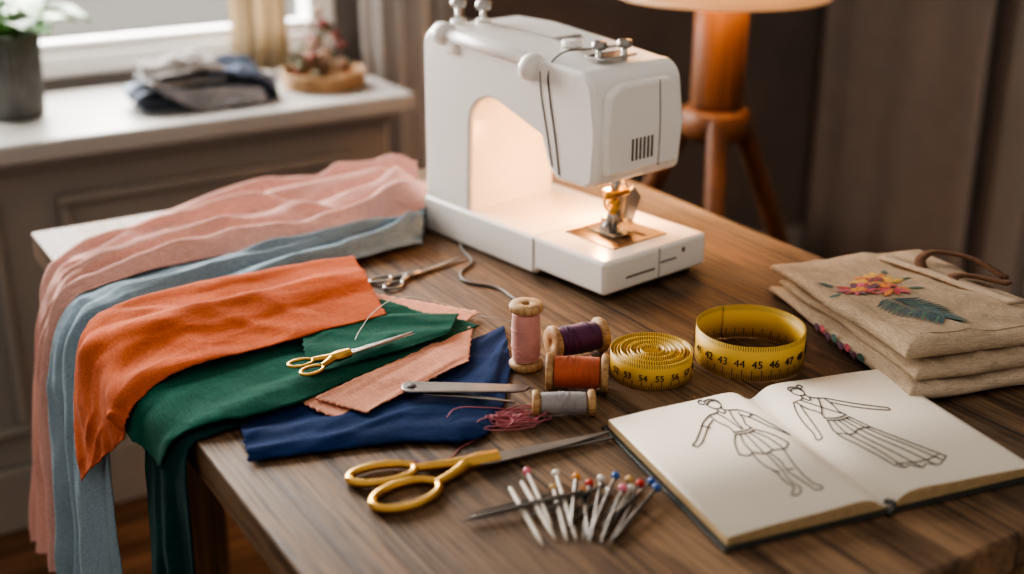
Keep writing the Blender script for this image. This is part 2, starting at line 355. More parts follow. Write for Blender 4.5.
drape('peach_fabric.001',[((.338,-.625,z+.0115),(.12,-.70,z+.0115),.002),((.29,-.70,z+.010),(.15,-.75,z+.010),.002)],C_peach,folds=1.2,seed=8,nu=60,crease=.0008)
drape('navy_fabric',[((.052,-.665,z+.002),(.027,-.770,z+.002),.006),((.19,-.65,z+.002),(.15,-.805,z+.002),.007),((.30,-.645,z+.002),(.232,-.835,z+.002),.006),((.378,-.625,z+.002),(.33,-.72,z+.002),.004)],C_navy,folds=3.0,seed=9,crease=.0014,diag=1.4)

# ------------------------------------------------------------------ sewing machine
sm=empty('sewing_machine',(.5195,-.623,TZ),radians(8.5)); sm.scale=(1.06,1.06,.965)
def arc(cx,cy,r,a0,a1,n=6): return [(cx+r*cos(radians(a0+(a1-a0)*i/n)),cy+r*sin(radians(a0+(a1-a0)*i/n))) for i in range(n+1)]
prof=[(.335,.004)]+arc(.305,.262,.028,5,85)+[(.24,.291),(.14,.282)]+arc(.055,.248,.026,80,170)+[(.022,.20),(.026,.142)]+[(.036,.134),(.086,.134),(.100,.146)]+[(.114,.184)]+arc(.200,.172,.040,105,0,8)+[(.243,.06),(.243,.004)]
prism('body',prof,'x',0.0,.138,M_white,sm,.012,5)
bed=[(0,.008),(.0,.052),(.335,.052),(.335,.0),(.118,.0),(.110,.008)]
prism('bed',bed,'x',-.004,.162,M_white,sm,.006,3)
for x in (.015,.145): cyl(f'foot{x}',.008,0,.012,M_seam,sm,(x,.02,0))
box('bed_seam_side',(-.0046,.118,.004),(-.0038,.1192,.051),M_seam,sm)
box('bed_seam_top',(.0,.118,.0515),(.158,.1190,.0523),M_seam,sm)
tube('head_seam_a',[(-.0003,.080,.142),(-.0003,.088,.19),(-.0003,.098,.24),(.0003,.100,.264),(.008,.098,.2815),(.06,.098,.2855),(.12,.098,.2835)],.0010,M_seam,sm)
tube('head_seam_b',[(-.0003,.092,.150),(-.0003,.101,.19),(-.0003,.112,.24),(.0003,.114,.264)],.0008,M_seam,sm)
fp=[(.012,.150),(.126,.150),(.131,.20),(.124,.245),(.106,.260),(.03,.260),(.013,.249),(.008,.20)]
prism('face_plate',[(x,zz) for x,zz in fp],'y',.016,.030,M_white,sm,.006,4)
for i in range(6):
    box(f'vent{i}',(.048+i*.006,.0150,.165),(.0505+i*.006,.0165,.192),M_seam,sm,.0004,1)
tube('plate_seam',[(.090,.0157,.152),(.091,.0157,.20),(.088,.0157,.258)],.0005,M_seam,sm)
cyl('plate_screw',.005,0,.006,M_steel,sm,(.137,.05,.208),(0,pi/2,0))
cyl('side_button',.006,0,.004,M_seam,sm,(.137,.05,.185),(0,pi/2,0))
box('slot_a',(.030,-.0006,.024),(.075,.0008,.0262),M_seam,sm)
box('slot_b',(.085,-.0006,.030),(.110,.0008,.0318),M_seam,sm)
box('slot_c',(.120,-.0006,.036),(.124,.0008,.042),M_seam,sm)
box('slot_line',(.082,-.0004,.012),(.0828,.0006,.05),M_seam,sm)
M_plate=mat('plate_metal',(.36,.29,.23),.34,1,.08)
box('needle_plate',(.035,.026,.051),(.122,.108,.0535),M_plate,sm,.001,2)
box('plate_slot',(.052,.036,.0533),(.058,.095,.0538),M_seam,sm)
box('plate_slot2',(.092,.036,.0533),(.098,.095,.0538),M_seam,sm)
box('feed_dog',(.067,.050,.0533),(.085,.085,.0552),M_dsteel,sm,.0006,1)
cyl('needle_bar',.0042,.088,.142,M_steel,sm,(.068,.062,0))
cyl('presser_bar',.0048,.075,.142,M_steel,sm,(.080,.070,0))
cyl('needle_clamp',.0075,.088,.101,M_brass,sm,(.068,.062,0))
cyl('clamp_screw',.005,0,.014,M_brass,sm,(.058,.055,.094),(pi/2,0,-.6))
lathe('needle',[(0,.055),(.0006,.058),(.0011,.07),(.0012,.09),(0,.09)],M_steel,sm,(.068,.062,0),seg=10)
prism('foot_shank',[(.064,.070),(.060,.064),(.078,.060),(.092,.066),(.092,.098),(.076,.104)],'y',.066,.072,M_steel,sm,.001,2)
prism('presser_foot',[(.045,.0575),(.052,.0545),(.094,.0545),(.094,.0565)],'x',.058,.066,M_steel,sm,.0006,1)
prism('presser_foot_b',[(.045,.0575),(.052,.0545),(.094,.0545),(.094,.0565)],'x',.070,.086,M_steel,sm,.0006,1)
prism('foot_ankle',[(.062,.056),(.080,.056),(.078,.075),(.068,.075)],'x',.064,.078,M_dsteel,sm,.001,2)
box('clamp_block',(.062,.056,.104),(.090,.076,.112),M_brass,sm,.002,2)
tube('thread_guide_wire',[(.056,.056,.112),(.042,.050,.110),(.043,.048,.098),(.058,.054,.094)],.0015,M_brass,sm)
cyl('thread_guide_knob',.0045,0,.010,M_brass,sm,(.046,.050,.116),(pi/2,0,-.6))
tube('lever_wire',[(.092,.07,.134),(.100,.078,.118),(.106,.080,.100),(.108,.082,.088)],.0018,M_steel,sm)
prism('side_cutter',[(.086,.072),(.098,.060),(.112,.095),(.100,.112),(.090,.104)],'y',.060,.064,M_steel,sm,.001,2)
M_bulb=mat('bulb_glass',(1,.8,.5),.4,emit=(1,.55,.2),estr=12)
cyl('lamp_bulb',.006,.124,.136,M_bulb,sm,(.10,.085,0))
cyl('spool_rod',.0085,0,.160,M_white,sm,(.001,.285,.283),(pi/2+.06,0,0))
cyl('rod_cap',.0165,0,.012,M_white,sm,(-.003,.130,.268),(pi/2+.06,0,0))
cyl('rod_base',.015,0,.018,M_white,sm,(.002,.300,.283),(pi/2,0,0))
box('rod_bracket',(-.006,.262,.260),(.012,.282,.284),M_white,sm,.004)
box('rod_bracket_b',(-.006,.134,.250),(.010,.146,.272),M_white,sm,.003)
M_knob=mat('knob_grey',(.46,.44,.42),.35,.6)
for i,(x,y,h) in enumerate([(.035,.305,.034),(.062,.290,.030)]):
    cyl(f'pin_stem{i}',.0035,.280,.29+h-.008,M_steel,sm,(x,y,0))
    lathe(f'pin_knob{i}',[(0,.29+h-.012),(.0085,.29+h-.012),(.010,.29+h-.006),(.0085,.29+h),(0,.29+h+.001)],M_knob,sm,(x,y,0))
    cyl(f'pin_base{i}',.010,.282,.296,M_white,sm,(x,y,0))
for i,(x,y) in enumerate([(.052,.075),(.082,.066)]):
    cyl(f'guide_stem{i}',.0035,.268,.294,M_steel,sm,(x,y,0))
    lathe(f'guide_knob{i}',[(0,.290),(.008,.290),(.009,.294),(.008,.299),(0,.300)],M_dsteel,sm,(x,y,0))
box('guide_plate',(.040,.058,.279),(.095,.086,.2825),M_steel,sm,.0015,2)
lathe('tension_dial',[(0,.280),(.011,.280),(.012,.283),(.011,.288),(.004,.2885),(0,.288)],M_white,sm,(.066,.135,.002))
box('top_slot',(.070,.165,.2850),(.110,.173,.2868),M_knob,sm)
tube('top_thread',[(.035,.305,.300),(.05,.24,.2945),(.060,.17,.2900),(.056,.11,.2890),(.052,.078,.2950),(.066,.072,.290),(.082,.068,.2950)],.0006,mat('machine_thread',(.35,.30,.26),.6),sm)
lathe('hand_wheel',[(0,0),(.034,0),(.038,.004),(.038,.016),(.034,.02),(.012,.022),(0,.022)],M_white,sm,(.075,.336,.215),(-pi/2,0,0))
led=bpy.data.lights.new('sewing_lamp','POINT'); led.energy=1.25; led.color=(1,.48,.19); led.shadow_soft_size=.012
lo=bpy.data.objects.new('sewing_lamp',led); COL.objects.link(lo); lo.parent=sm; lo.location=(.098,.105,.115)
tube('power_cord',[(.478,-.345,z+.003),(.462,-.385,z+.0022),(.452,-.425,z+.0022),(.420,-.452,z+.0022),(.412,-.480,z+.0022),(.432,-.515,z+.0022),(.432,-.565,z+.0022)],.0019,mat('cord_grey',(.15,.13,.115),.45))

# ------------------------------------------------------------------ spools
def spool(name,col,loc,L,R,rot,thr=1.0):
    e=empty(name,loc); e.rotation_euler=rot
    rc=R*.42; h=L/2; f=L*.11
    p=[(R*.22,-h+.001),(R*.30,-h),(R*.93,-h),(R,-h+f*.3),(R,-h+f*.75),(R*.9,-h+f),(rc,-h+f*1.3),(rc,h-f*1.3),(R*.9,h-f),(R,h-f*.75),(R,h-f*.3),(R*.93,h),(R*.30,h),(R*.22,h-.001),(R*.2,h-.012),(R*.2,-h+.012),(R*.22,-h+.001)]
    lathe('reel',p,M_spool,e,seg=36)
    m=mat(name+'_thread',col,.55,0,.12,60,sheen=.3)
    turns=int((L-2.6*f)/.0011); RT=R*.84*thr; n0=-h+f*1.25; n1=h-f*1.25
    pr=[(rc*.9,n0)]
    for i in range(turns):
        zz=n0+(n1-n0)*(i+.5)/turns; k=(i+.5)/turns; bulge=RT*(1-.06*(2*k-1)**2)
        d=(n1-n0)/turns
        pr+=[(bulge-.0003,zz-d*.5),(bulge+.0002*random.random(),zz)]
    pr+=[(rc*.9,n1)]
    lathe('thread',pr,m,e,seg=36)
    ls=[]
    for q in range(10):
        a0=random.random()*6.28; zz=random.uniform(n0*.8,n1*.6); tilt=random.uniform(-.006,.006)
        ls.append([((RT+.0002)*cos(a0+t),(RT+.0002)*sin(a0+t),zz+tilt*t) for t in [k*.4 for k in range(9)]])
    multitube('thread_strands',ls,.0004,m,e)
    return e
spool('pink_thread_spool',(.70,.34,.30),(.345,-.724,z+.036),.072,.0178,(0,0,.5))
def lying(name,col,x,y,ang,L,R,thr=1.0):
    spool(name,col,(x,y,z+R),L,R,(pi/2,0,ang+pi/2),thr)
lying('purple_thread_spool',(.12,.025,.09),.407,-.727,radians(-6),.062,.0190)
lying('orange_thread_spool',(.56,.12,.045),.3600,-.796,radians(-36),.062,.0195)
lying('grey_thread_spool',(.36,.33,.33),.318,-.835,radians(-30),.060,.0130,1.0)

# ------------------------------------------------------------------ tape measures
M_tape=tape_mat(); M_digit=mat('tape_ink',(.03,.025,.02),.5)
def strip(name,path,h,parent,twist=None,th=.0006,z0=0):
    vs=[];fs=[];us=[];d=0
    for i,p in enumerate(path):
        if i: d+=(V(path[i])-V(path[i-1])).length
        vs+= [(p[0],p[1],z0+(p[2] if len(p)>2 else 0)),(p[0],p[1],z0+h+(p[2] if len(p)>2 else 0))]; us.append(d*100)
    for i in range(len(path)-1): fs.append((2*i,2*i+2,2*i+3,2*i+1))
    o=mesh(name,vs,fs,M_tape,parent,True); uv=o.data.uv_layers.new(name='UVMap')
    for p in o.data.polygons:
        i=p.index
        for li,(k,v) in zip(p.loop_indices,[(i,0),(i+1,0),(i+1,1),(i,1)]): uv.data[li].uv=(us[k],v)
    sd=o.modifiers.new('s','SOLIDIFY'); sd.thickness=th; sd.offset=0
    return o
def digits(parent,R,h0,size,start,n,step,num0=1):
    for i in range(n):
        th=start+i*step/R
        cu=bpy.data.curves.new('num','FONT'); cu.body=str(num0+i); cu.size=size; cu.align_x='CENTER'; cu.extrude=.0002
        o=bpy.data.objects.new(f'number_{num0+i}',cu); link(o,parent,M_digit)
        o.location=((R+.0007)*cos(th),(R+.0007)*sin(th),h0); o.rotation_euler=(pi/2,0,th+pi/2)
e=empty('tape_measure',(.5565,-.829,z+.001),0)
strip('band',[(.057*cos(t)*(1+.02*sin(2*t)),.057*sin(t),0.0005) for t in [2*pi*i/120 for i in range(121)]],.037,e)
strip('band_inner',[(.0562*cos(t)*(1+.02*sin(2*t)),.0556*sin(t),.0) for t in [-1.2+2.6*i/60 for i in range(61)]],.037,e)
digits(e,.0572,.0145,.0115,-3.4,20,.0177,41)
e=empty('rolled_tape_measure',(.447,-.803,z+.0005),0)
N=9*48; strip('coil',[((.010+.0305*i/N)*cos(2*pi*9*i/N)*1.0,(.010+.0305*i/N)*sin(2*pi*9*i/N),.0015*sin(i*.045)) for i in range(N+1)],.026,e,th=.0009)
cyl('coil_core',.009,.0,.018,mat('coil_core',(.30,.18,.03),.7),e)
strip('outer',[(.0418*cos(t),.0418*sin(t),0) for t in [2*pi*i/90 for i in range(91)]],.027,e)
digits(e,.0420,.0095,.0095,-3.2,14,.0165,52)

# ------------------------------------------------------------------ scissors
def scissors(name,loc,rz,s,ringA,ringB,mring,mblade,open_=3.0,rt=.0032,bw=1.0):
    e=empty(name,loc,rz)
    def blade(nm,ang,zz,sgn):
        poly=[(-.020,-.007),(-.004,-.0105),(.02,-.0100),(.075,-.0075),(.116,-.0020),(.1195,.0005),(.02,.0040),(-.004,.0085),(-.020,.007)]
        poly=[(x*s,y*s*sgn*bw) for x,y in poly]
        o=prism(nm,poly,'z',zz*s,(zz+.0022)*s,mblade,e,.0006*s,2); o.rotation_euler=(0,0,radians(ang)); return o
    blade('blade_upper',open_*.5,.0042,1); blade('blade_lower',-open_*.5,.0016,-1)
    cyl('pivot',.0046*s,.0055*s,.0085*s,mblade,e); cyl('pivot_cap',.003*s,.008*s,.0095*s,mring,e)
    for nm,(cx,cy,ra,rb,ag),zz,y0 in (('handle_a',ringA,.0045,-.004),('handle_b',ringB,.0040,.004)):
        a=radians(ag)
        pts=[((cx+ra*cos(t)*cos(a)-rb*sin(t)*sin(a))*s,(cy+ra*cos(t)*sin(a)+rb*sin(t)*cos(a))*s,zz*s) for t in [2*pi*i/14 for i in range(14)]]
        tube(nm,pts,rt*s,mring,e,True)
        ex=cx+ra*cos(a)*.97; ey=cy+ra*sin(a)*.97
        tube(nm+'_shank',[(.006*s,y0*s*.3,zz*s),(-.016*s,y0*s*.4,zz*s),((ex*.5-.01)*s,(ey*.55)*s,zz*s),(ex*s,ey*s,zz*s)],.0050*s,mring,e,radii=[1.35,1.45,1.0,.8])
    return e
scissors('tailor_shears',(.212,-.879,z+.0005),radians(-9.3),1.0,(-.098,.010,.029,.0150,-4),(-.089,-.030,.031,.0185,14),M_brass,M_dsteel,4,.0040)
scissors('embroidery_scissors',(.176,-.650,z+.0238),radians(8.5),.71,(-.066,.014,.018,.011,-8),(-.066,-.016,.018,.011,8),M_brass,M_steel,1.5,.0024,.7)
scissors('small_silver_scissors',(.372,-.425,z+.0005),radians(12),.66,(-.070,.018,.021,.013,-10),(-.070,-.020,.021,.013,10),M_dsteel,M_dsteel,5,.0030,.8)
e=empty('thread_snips',(.200,-.7300,z+.0145),radians(-31.5))
pol=[(.008+.010*cos(t),.0115*sin(t)) for t in [radians(80+200*i/10) for i in range(11)]]+[(.06,-.0105),(.108,-.0105),(.120,-.007),(.124,0),(.118,.004),(.06,.0085)]
prism('flat_blade',pol,'z',0,.0030,M_dsteel,e,.0010,2)
cyl('dark_hole_disc',.0045,.0024,.0042,M_seam,e,(.008,0,0))  # dark disc added in place of a hole; its darkness is just colour
prism('point_blade',[(.02,-.010),(.06,-.0155),(.108,-.026),(.11,-.0245),(.06,-.008),(.02,-.002)],'z',-.0028,-.0008,M_dsteel,e,.0004,1)
ls=[]
c=V((.266,-.824,z+.004))
for q in range(18):
    a0=random.random()*6.28; rx=random.uniform(.008,.028); ry=random.uniform(.005,.016); ox=random.uniform(-.012,.012); oy=random.uniform(-.008,.008)
    ls.append([tuple(c+V((ox+rx*cos(a0+t),oy+ry*sin(a0+t)-.3*rx*cos(a0+t),.0005*random.random()*q))) for t in [k*.7 for k in range(9)]])
ls.append([(.258,-.815,z+.003),(.235,-.830,z+.001),(.20,-.842,z+.001),(.185,-.852,z+.001),(.165,-.852,z+.001),(.150,-.838,z+.001)])
ls.append([(.285,-.81,z+.003),(.25,-.80,z+.011),(.225,-.79,z+.012),(.21,-.80,z+.011)])
multitube('loose_pink_thread',ls,.0006,mat('pink_thread',(.46,.15,.17),.6))
multitube('white_thread_wisp',[[(.20,-.62,z+.026),(.215,-.60,z+.026),(.25,-.57,z+.032),(.29,-.55,z+.030),(.33,-.56,z+.020),(.36,-.60,z+.011),(.40,-.62,z+.001)]],.0005,mat('white_thread',(.7,.66,.6),.6))

# ------------------------------------------------------------------ pins
pn=empty('sewing_pins')
cols={'pink':(.75,.20,.28),'red':(.60,.05,.04),'blue':(.04,.12,.38),'white':(.75,.70,.64),'orange':(.75,.30,.07),'gold':(.55,.36,.14)}
PM={k:mat('pin_'+k,c,.25,0,.03) for k,c in cols.items()}
M_pin=mat('pin_steel',(.20,.185,.17),.38,1,.1)
def pin(hx,hy,tx,ty,col,shaft,i,r=.0017,zz=0,hr=.0038):
    h=V((hx,hy,z+hr+zz)); t=V((tx,ty,z+.0014+zz*.5))
    tube(f'shaft_{i}',[h,h.lerp(t,.5),h.lerp(t,.85),t],r,shaft,pn,radii=[.7,1,.8,.15])
    if col:
        lathe(f'head_{i}',[(0,-hr)]+[(hr*cos(a),hr*sin(a)) for a in [radians(-70+20*k) for k in range(8)]]+[(0,hr)],PM[col],pn,tuple(h),(0,0,0),16)
M_bone=mat('ivory_shaft',(.58,.52,.44),.4)
data=[(.200,-.926,.178,-1.012,None,M_bone,.0027),(.211,-.927,.190,-1.012,None,M_bone,.0027),(.222,-.918,.197,-.996,'pink',M_bone,.0020),
(.2315,-.945,.198,-1.016,'gold',M_bone,.0024),(.244,-.930,.204,-1.020,'white',M_bone,.0022),(.253,-.948,.207,-1.008,'orange',M_pin,.0022),
(.262,-.955,.210,-1.022,'red',M_pin,.0018),(.272,-.958,.214,-1.026,'white',M_pin,.0018),(.283,-.964,.220,-1.018,'blue',M_pin,.0018),
(.287,-.980,.221,-1.030,'white',M_bone,.002),(.296,-.982,.226,-1.026,'red',M_pin,.0018),(.301,-.998,.230,-1.036,'blue',M_pin,.002),(.250,-.962,.212,-1.028,'orange',M_pin,.0018),
(.268,-.968,.190,-.972,None,M_pin,.0024),(.245,-.970,.138,-.950,None,M_pin,.0026),(.225,-.952,.152,-.9405,None,M_pin,.0014),(.292,-.972,.235,-1.010,'gold',M_pin,.0016),(.276,-.984,.216,-1.036,'pink',M_pin,.0016),(.268,-.975,.205,-1.000,'white',M_pin,.0018),
(.290,-.990,.222,-1.040,None,M_pin,.0018),(.303,-.988,.228,-1.018,'blue',M_pin,.0016)]
for i,(a,b_,c_,d_,co_,sh,r) in enumerate(data): pin(a,b_-.004,c_,d_-.004,co_,sh,i,r,zz=.0028*(i%3))

# ------------------------------------------------------------------ notebook
nb=empty('open_sketchbook',(.337,-.882,TZ),radians(-10))
W,H=.153,.215
M_cover=mat('notebook_cover',(.03,.032,.03),.5,0,.1,40,.1,400); M_page=mat('page_paper',(.88,.80,.69),.7,0,.02,10); M_edge=mat('page_edges',(.50,.36,.20),.8,0,.12,120)
box('cover',(-.005,-H-.005,.0),(2*W+.005,.005,.003),M_cover,nb,.0012,2)
def ztop(x):
    d=abs(x-W); k=1-math.exp(-(d/.013)**2); return .004+.0105*k+.0015*math.exp(-((d-.03)/.025)**2)-.004*(d/W)**3
for side in (0,1):
    n=40; vs=[];fs=[]
    xs=[(W-.0004-(W-.0004)*(i/n)**1.4) if side==0 else (W+.0004+(W-.0004)*(i/n)**1.4) for i in range(n+1)]
    for x in xs: vs+=[(x,0,.003),(x,0,ztop(x)),(x,-H,ztop(x)),(x,-H,.003)]
    for i in range(n):
        a=i*4;b_=a+4
        fs+=[(a+1,a+2,b_+2,b_+1),(a,a+1,b_+1,b_),(a+2,a+3,b_+3,b_+2)]
    fs+=[(0,3,2,1),(4*n,4*n+1,4*n+2,4*n+3)]
    o=mesh('pages_'+'lr'[side],vs,fs,M_page,nb); o.data.materials.append(M_edge)
    bm=bmesh.new(); bm.from_mesh(o.data); bmesh.ops.recalc_face_normals(bm,faces=bm.faces); bm.to_mesh(o.data); bm.free()
    for p in o.data.polygons:
        if abs(p.normal.z)<.5 and not (abs(p.normal.y)<.1 and abs(p.center.x-W)<.03): p.material_index=1
        else: p.use_smooth=True
multitube('page_layers',[[(.001,-H-.0002,.0035+.0016*k),(W*.5,-H-.0002,.0035+.0022*k),(W-.012,-H-.0002,.0035+.0020*k)] for k in range(1,5)]+[[(2*W-.001,-H-.0002,.0035+.0016*k),(W*1.5,-H-.0002,.0035+.0022*k),(W+.012,-H-.0002,.0035+.0020*k)] for k in range(1,5)],.00022,mat('page_gap',(.35,.24,.13),.8),nb)
def page(side,strokes,nm,r=.00056,cx=.5,cy=.45,sc=1.06):
    ls=[]
    for s in strokes:
        pts=[]
        for a,b_ in s:
            a=cx+(a-cx)*sc; b_=cy+(b_-cy)*sc
            x=(a if side==0 else 1+a)*W; pts.append((x,-b_*H,ztop(x)+.0002))
        ls.append(pts)
    multitube(nm,ls,r,M_black,nb)
def ell(cx,cy,a,b_,n=10): return [(cx+a*cos(2*pi*i/n),cy+b_*sin(2*pi*i/n)) for i in range(n+1)]
f1=[ell(.66,.10,.036,.036),[(.62,.09),(.63,.055),(.67,.05),(.70,.07),(.70,.10)],[(.61,.08),(.59,.06),(.61,.04),(.63,.06)],
 [(.645,.135),(.64,.155),(.57,.17)],[(.675,.135),(.68,.155),(.75,.18)],[(.64,.155),(.66,.18),(.68,.157)],
 [(.57,.17),(.50,.21),(.42,.28),(.34,.345),(.31,.365),(.325,.375)],[(.56,.21),(.50,.25),(.43,.31),(.36,.365),(.325,.38)],
 [(.75,.18),(.80,.24),(.83,.32),(.87,.40),(.885,.425)],[(.735,.225),(.77,.27),(.80,.34),(.85,.41),(.88,.43)],
 [(.47,.235),(.50,.27)],[(.80,.235),(.765,.25)],
 [(.57,.18),(.575,.24),(.60,.30),(.59,.34)],[(.735,.20),(.72,.26),(.70,.30),(.71,.34)],[(.59,.335),(.65,.345),(.71,.335)],[(.585,.355),(.65,.365),(.715,.355)],
 [(.62,.16),(.64,.24),(.65,.33)],[(.70,.17),(.67,.25),(.66,.33)],
 [(.585,.355),(.53,.42),(.49,.50)],[(.715,.355),(.77,.42),(.80,.50)],[(.49,.50),(.53,.52),(.57,.51),(.62,.535),(.68,.525),(.74,.535),(.80,.50)],
 [(.61,.365),(.58,.43),(.57,.51)],[(.64,.365),(.63,.45),(.62,.53)],[(.67,.365),(.68,.45),(.68,.525)],[(.69,.36),(.73,.44),(.74,.53)],
 [(.56,.52),(.55,.60),(.57,.67),(.56,.74),(.57,.79),(.53,.82),(.52,.835),(.57,.83),(.60,.80)],[(.63,.535),(.62,.60),(.61,.67),(.59,.74),(.60,.80)],
 [(.65,.535),(.65,.62),(.63,.68),(.64,.75),(.65,.80),(.66,.84),(.70,.835),(.68,.80)],[(.74,.53),(.71,.61),(.69,.68),(.68,.74),(.68,.80)],[(.56,.66),(.59,.67)],[(.64,.67),(.67,.68)]]
f2=[ell(.25,.13,.036,.035),[(.215,.12),(.22,.085),(.26,.08),(.29,.10),(.29,.13)],[(.28,.085),(.31,.07),(.32,.09),(.30,.10)],
 [(.235,.165),(.23,.185),(.15,.205)],[(.27,.165),(.275,.185),(.36,.215)],[(.23,.185),(.255,.215),(.275,.187)],
 [(.15,.205),(.11,.28),(.09,.36),(.08,.43),(.07,.475),(.09,.48)],[(.165,.24),(.14,.31),(.12,.38),(.10,.45),(.09,.48)],
 [(.36,.215),(.43,.26),(.51,.31),(.60,.355),(.645,.385),(.63,.395)],[(.35,.25),(.42,.30),(.50,.345),(.58,.38),(.63,.395)],
 [(.165,.21),(.18,.28),(.215,.33),(.20,.38)],[(.355,.22),(.35,.29),(.335,.34),(.35,.38)],[(.20,.375),(.27,.39),(.35,.375)],[(.20,.395),(.27,.41),(.35,.395)],
 [(.20,.20),(.26,.28),(.33,.36)],[(.32,.205),(.27,.28),(.21,.35)],
 [(.20,.395),(.16,.50),(.19,.62),(.22,.74),(.23,.80)],[(.35,.395),(.39,.50),(.46,.62),(.52,.72),(.57,.80)],
 [(.23,.80),(.27,.825),(.31,.815),(.36,.845),(.41,.825),(.46,.845),(.52,.825),(.57,.80)],
 [(.23,.405),(.21,.52),(.25,.66),(.27,.82)],[(.26,.41),(.27,.55),(.32,.70),(.36,.84)],[(.29,.41),(.33,.56),(.40,.70),(.45,.84)],[(.32,.40),(.38,.55),(.46,.69),(.52,.82)],
 [(.16,.50),(.23,.53),(.31,.50),(.39,.50)],[(.25,.79),(.34,.80),(.43,.80),(.54,.78)]]
page(0,f1,'croquis_short_dress'); page(1,f2,'croquis_long_skirt',cx=.3)
tube('ribbon',[(W,-H+.004,.008),(W+.002,-H-.004,.009),(W-.001,-H-.007,.004),(W-.004,-H-.006,.002)],.0022,M_cover,nb)

# ------------------------------------------------------------------ folded tote bags
tg=empty('folded_tote_bags',(.703,-.696,TZ),radians(-16.5))
M_canvas=cloth('canvas',(.48,.375,.27),.06,0,.5); M_canvas2=cloth('canvas_light',(.54,.43,.32),.06,0,.5)
def zf(y): return .66+.34*min(1,max(0,-y/.28))
def slabtop(x,y,x0,x1,y0,y1,zb,th,seed):
    u=(x-x0)/(x1-x0)*2-1; v=(y-y0)/(y1-y0)*2-1
    e_=min((max(0,1-abs(u)**10))**.5,(max(0,1-abs(v)**14))**.5)
    wob=.0085*noise.noise(V((x*13,y*13,seed)))
    cr=(1-min(1,abs(noise.noise(V((x*16+y*9,y*8,seed*2+5))))*4))
    return (zb+th*.5+th*.5*e_+(wob+.0036*cr+.0010*noise.noise(V((x*40,y*40,seed))))*e_)*zf(y)
def slab(nm,x0,x1,y0,y1,zb,th,m,seed,nx=80,ny=110):
    vs=[];W_=nx+1
    for side in (0,1):
        for j in range(ny+1):
            for i in range(nx+1):
                u=i/nx*2-1; v=j/ny*2-1
                u=math.copysign(abs(u)**.75,u); v=math.copysign(abs(v)**.75,v)
                eu=(1-abs(u)**10)**.5; ev=(1-abs(v)**14)**.5; e_=min(eu,ev)
                x=x0+(x1-x0)*(u+1)/2; y=y0+(y1-y0)*(v+1)/2
                zt=slabtop(x,y,x0,x1,y0,y1,zb,th,seed); zbm=(zb+th*.5-th*.5*e_)*zf(y)
                dx=.010*noise.noise(V((y*10,seed,1)))*abs(u)**4; dy=.010*noise.noise(V((x*12,seed,2)))*abs(v)**4
                dz=.005*noise.noise(V((x*14,y*14,seed+7)))*(1-e_)
                vs.append((x+dx,y+dy,(zt if side else zbm)+max(dz,0)))
    K=W_*(ny+1); fs=[]
    for s in (0,1):
        for j in range(ny):
            for i in range(nx):
                a=s*K+j*W_+i; q=(a,a+1,a+W_+1,a+W_); fs.append(q if s else q[::-1])
    o=mesh(nm,vs,fs,m,tg,True)
    bm=bmesh.new(); bm.from_mesh(o.data); bmesh.ops.remove_doubles(bm,verts=bm.verts,dist=1e-5); bmesh.ops.recalc_face_normals(bm,faces=bm.faces); bm.to_mesh(o.data); bm.free()
    return o
slab('lower_fold_a',.000,.205,-.312,-.002,.000,.018,M_canvas2,1)
slab('lower_fold_b',.010,.203,-.305,-.010,.0165,.017,M_canvas,2)
UP=(.006,.208,-.290,.008,.0325,.024,4)
slab('upper_fold',*UP[:4],UP[4],UP[5],M_canvas,UP[6])
def ST(x,y): return slabtop(x,y,*UP)
multitube('hem_seam',[[(.022,-.01-.26*i/12,ST(.022,-.01-.26*i/12)+.0003) for i in range(13)],[(.03+.014*i,-.272,ST(.03+.014*i,-.272)+.0003) for i in range(11)]],.0005,mat('stitch',(.38,.29,.20),.8),tg)
def leafshape(nm,cx,cy,ang,l,w,m,zz=.0):
    vs=[];n=12
    for i in range(n+1):
        t=i/n; ww=w*max(0,sin(pi*t))**.7*(1-.3*t)
        for s in (-1,-.5,0,.5,1):
            x=cx+cos(ang)*l*t-sin(ang)*ww*s; y=cy+sin(ang)*l*t+cos(ang)*ww*s
            vs.append((x,y,ST(x,y)+.0006+zz))
    fs=[(5*i+k,5*i+k+1,5*i+k+6,5*i+k+5) for i in range(n) for k in range(4)]
    mesh(nm,vs,fs,m,tg,True)
def emb(k,c):
    return mat('emb_'+k,c,.6,0,.4,300,.8,500,sheen=.2)
E={k:emb(k,c) for k,c in {'red':(.45,.04,.04),'pink':(.60,.10,.16),'orange':(.70,.22,.03),'yellow':(.72,.42,.05),'teal':(.02,.08,.10),'sage':(.05,.14,.11),'plum':(.14,.04,.09)}.items()}
def rosette(cx,cy,R,cs,n,off,zz=0,wd=.2):
    for i in range(n):
        a=off+2*pi*i/n+random.uniform(-.12,.12); rr=R*random.uniform(.8,1.1); leafshape('petal',cx+.12*R*cos(a),cy+.12*R*sin(a),a,rr,rr*wd,E[cs[i%len(cs)]],zz+.00005*i)
rosette(.080,-.104,.028,['yellow','orange','yellow'],13,.2,0,.2)
rosette(.080,-.104,.011,['plum','red'],8,.2,.0008,.3)
rosette(.046,-.124,.024,['red','pink','plum'],12,.4,.0004,.22)
rosette(.046,-.124,.010,['yellow','orange'],8,.4,.0012,.3)
rosette(.078,-.142,.019,['orange','red','pink'],10,.1,.0008,.22)
for k,(px_,py_,pa) in enumerate([(.100,-.085,.9),(.105,-.110,.1),(.030,-.100,2.2),(.022,-.130,3.1),(.098,-.140,-.5)]):
    leafshape('sprig',px_,py_,pa,.018,.004,E['sage'],.0002)
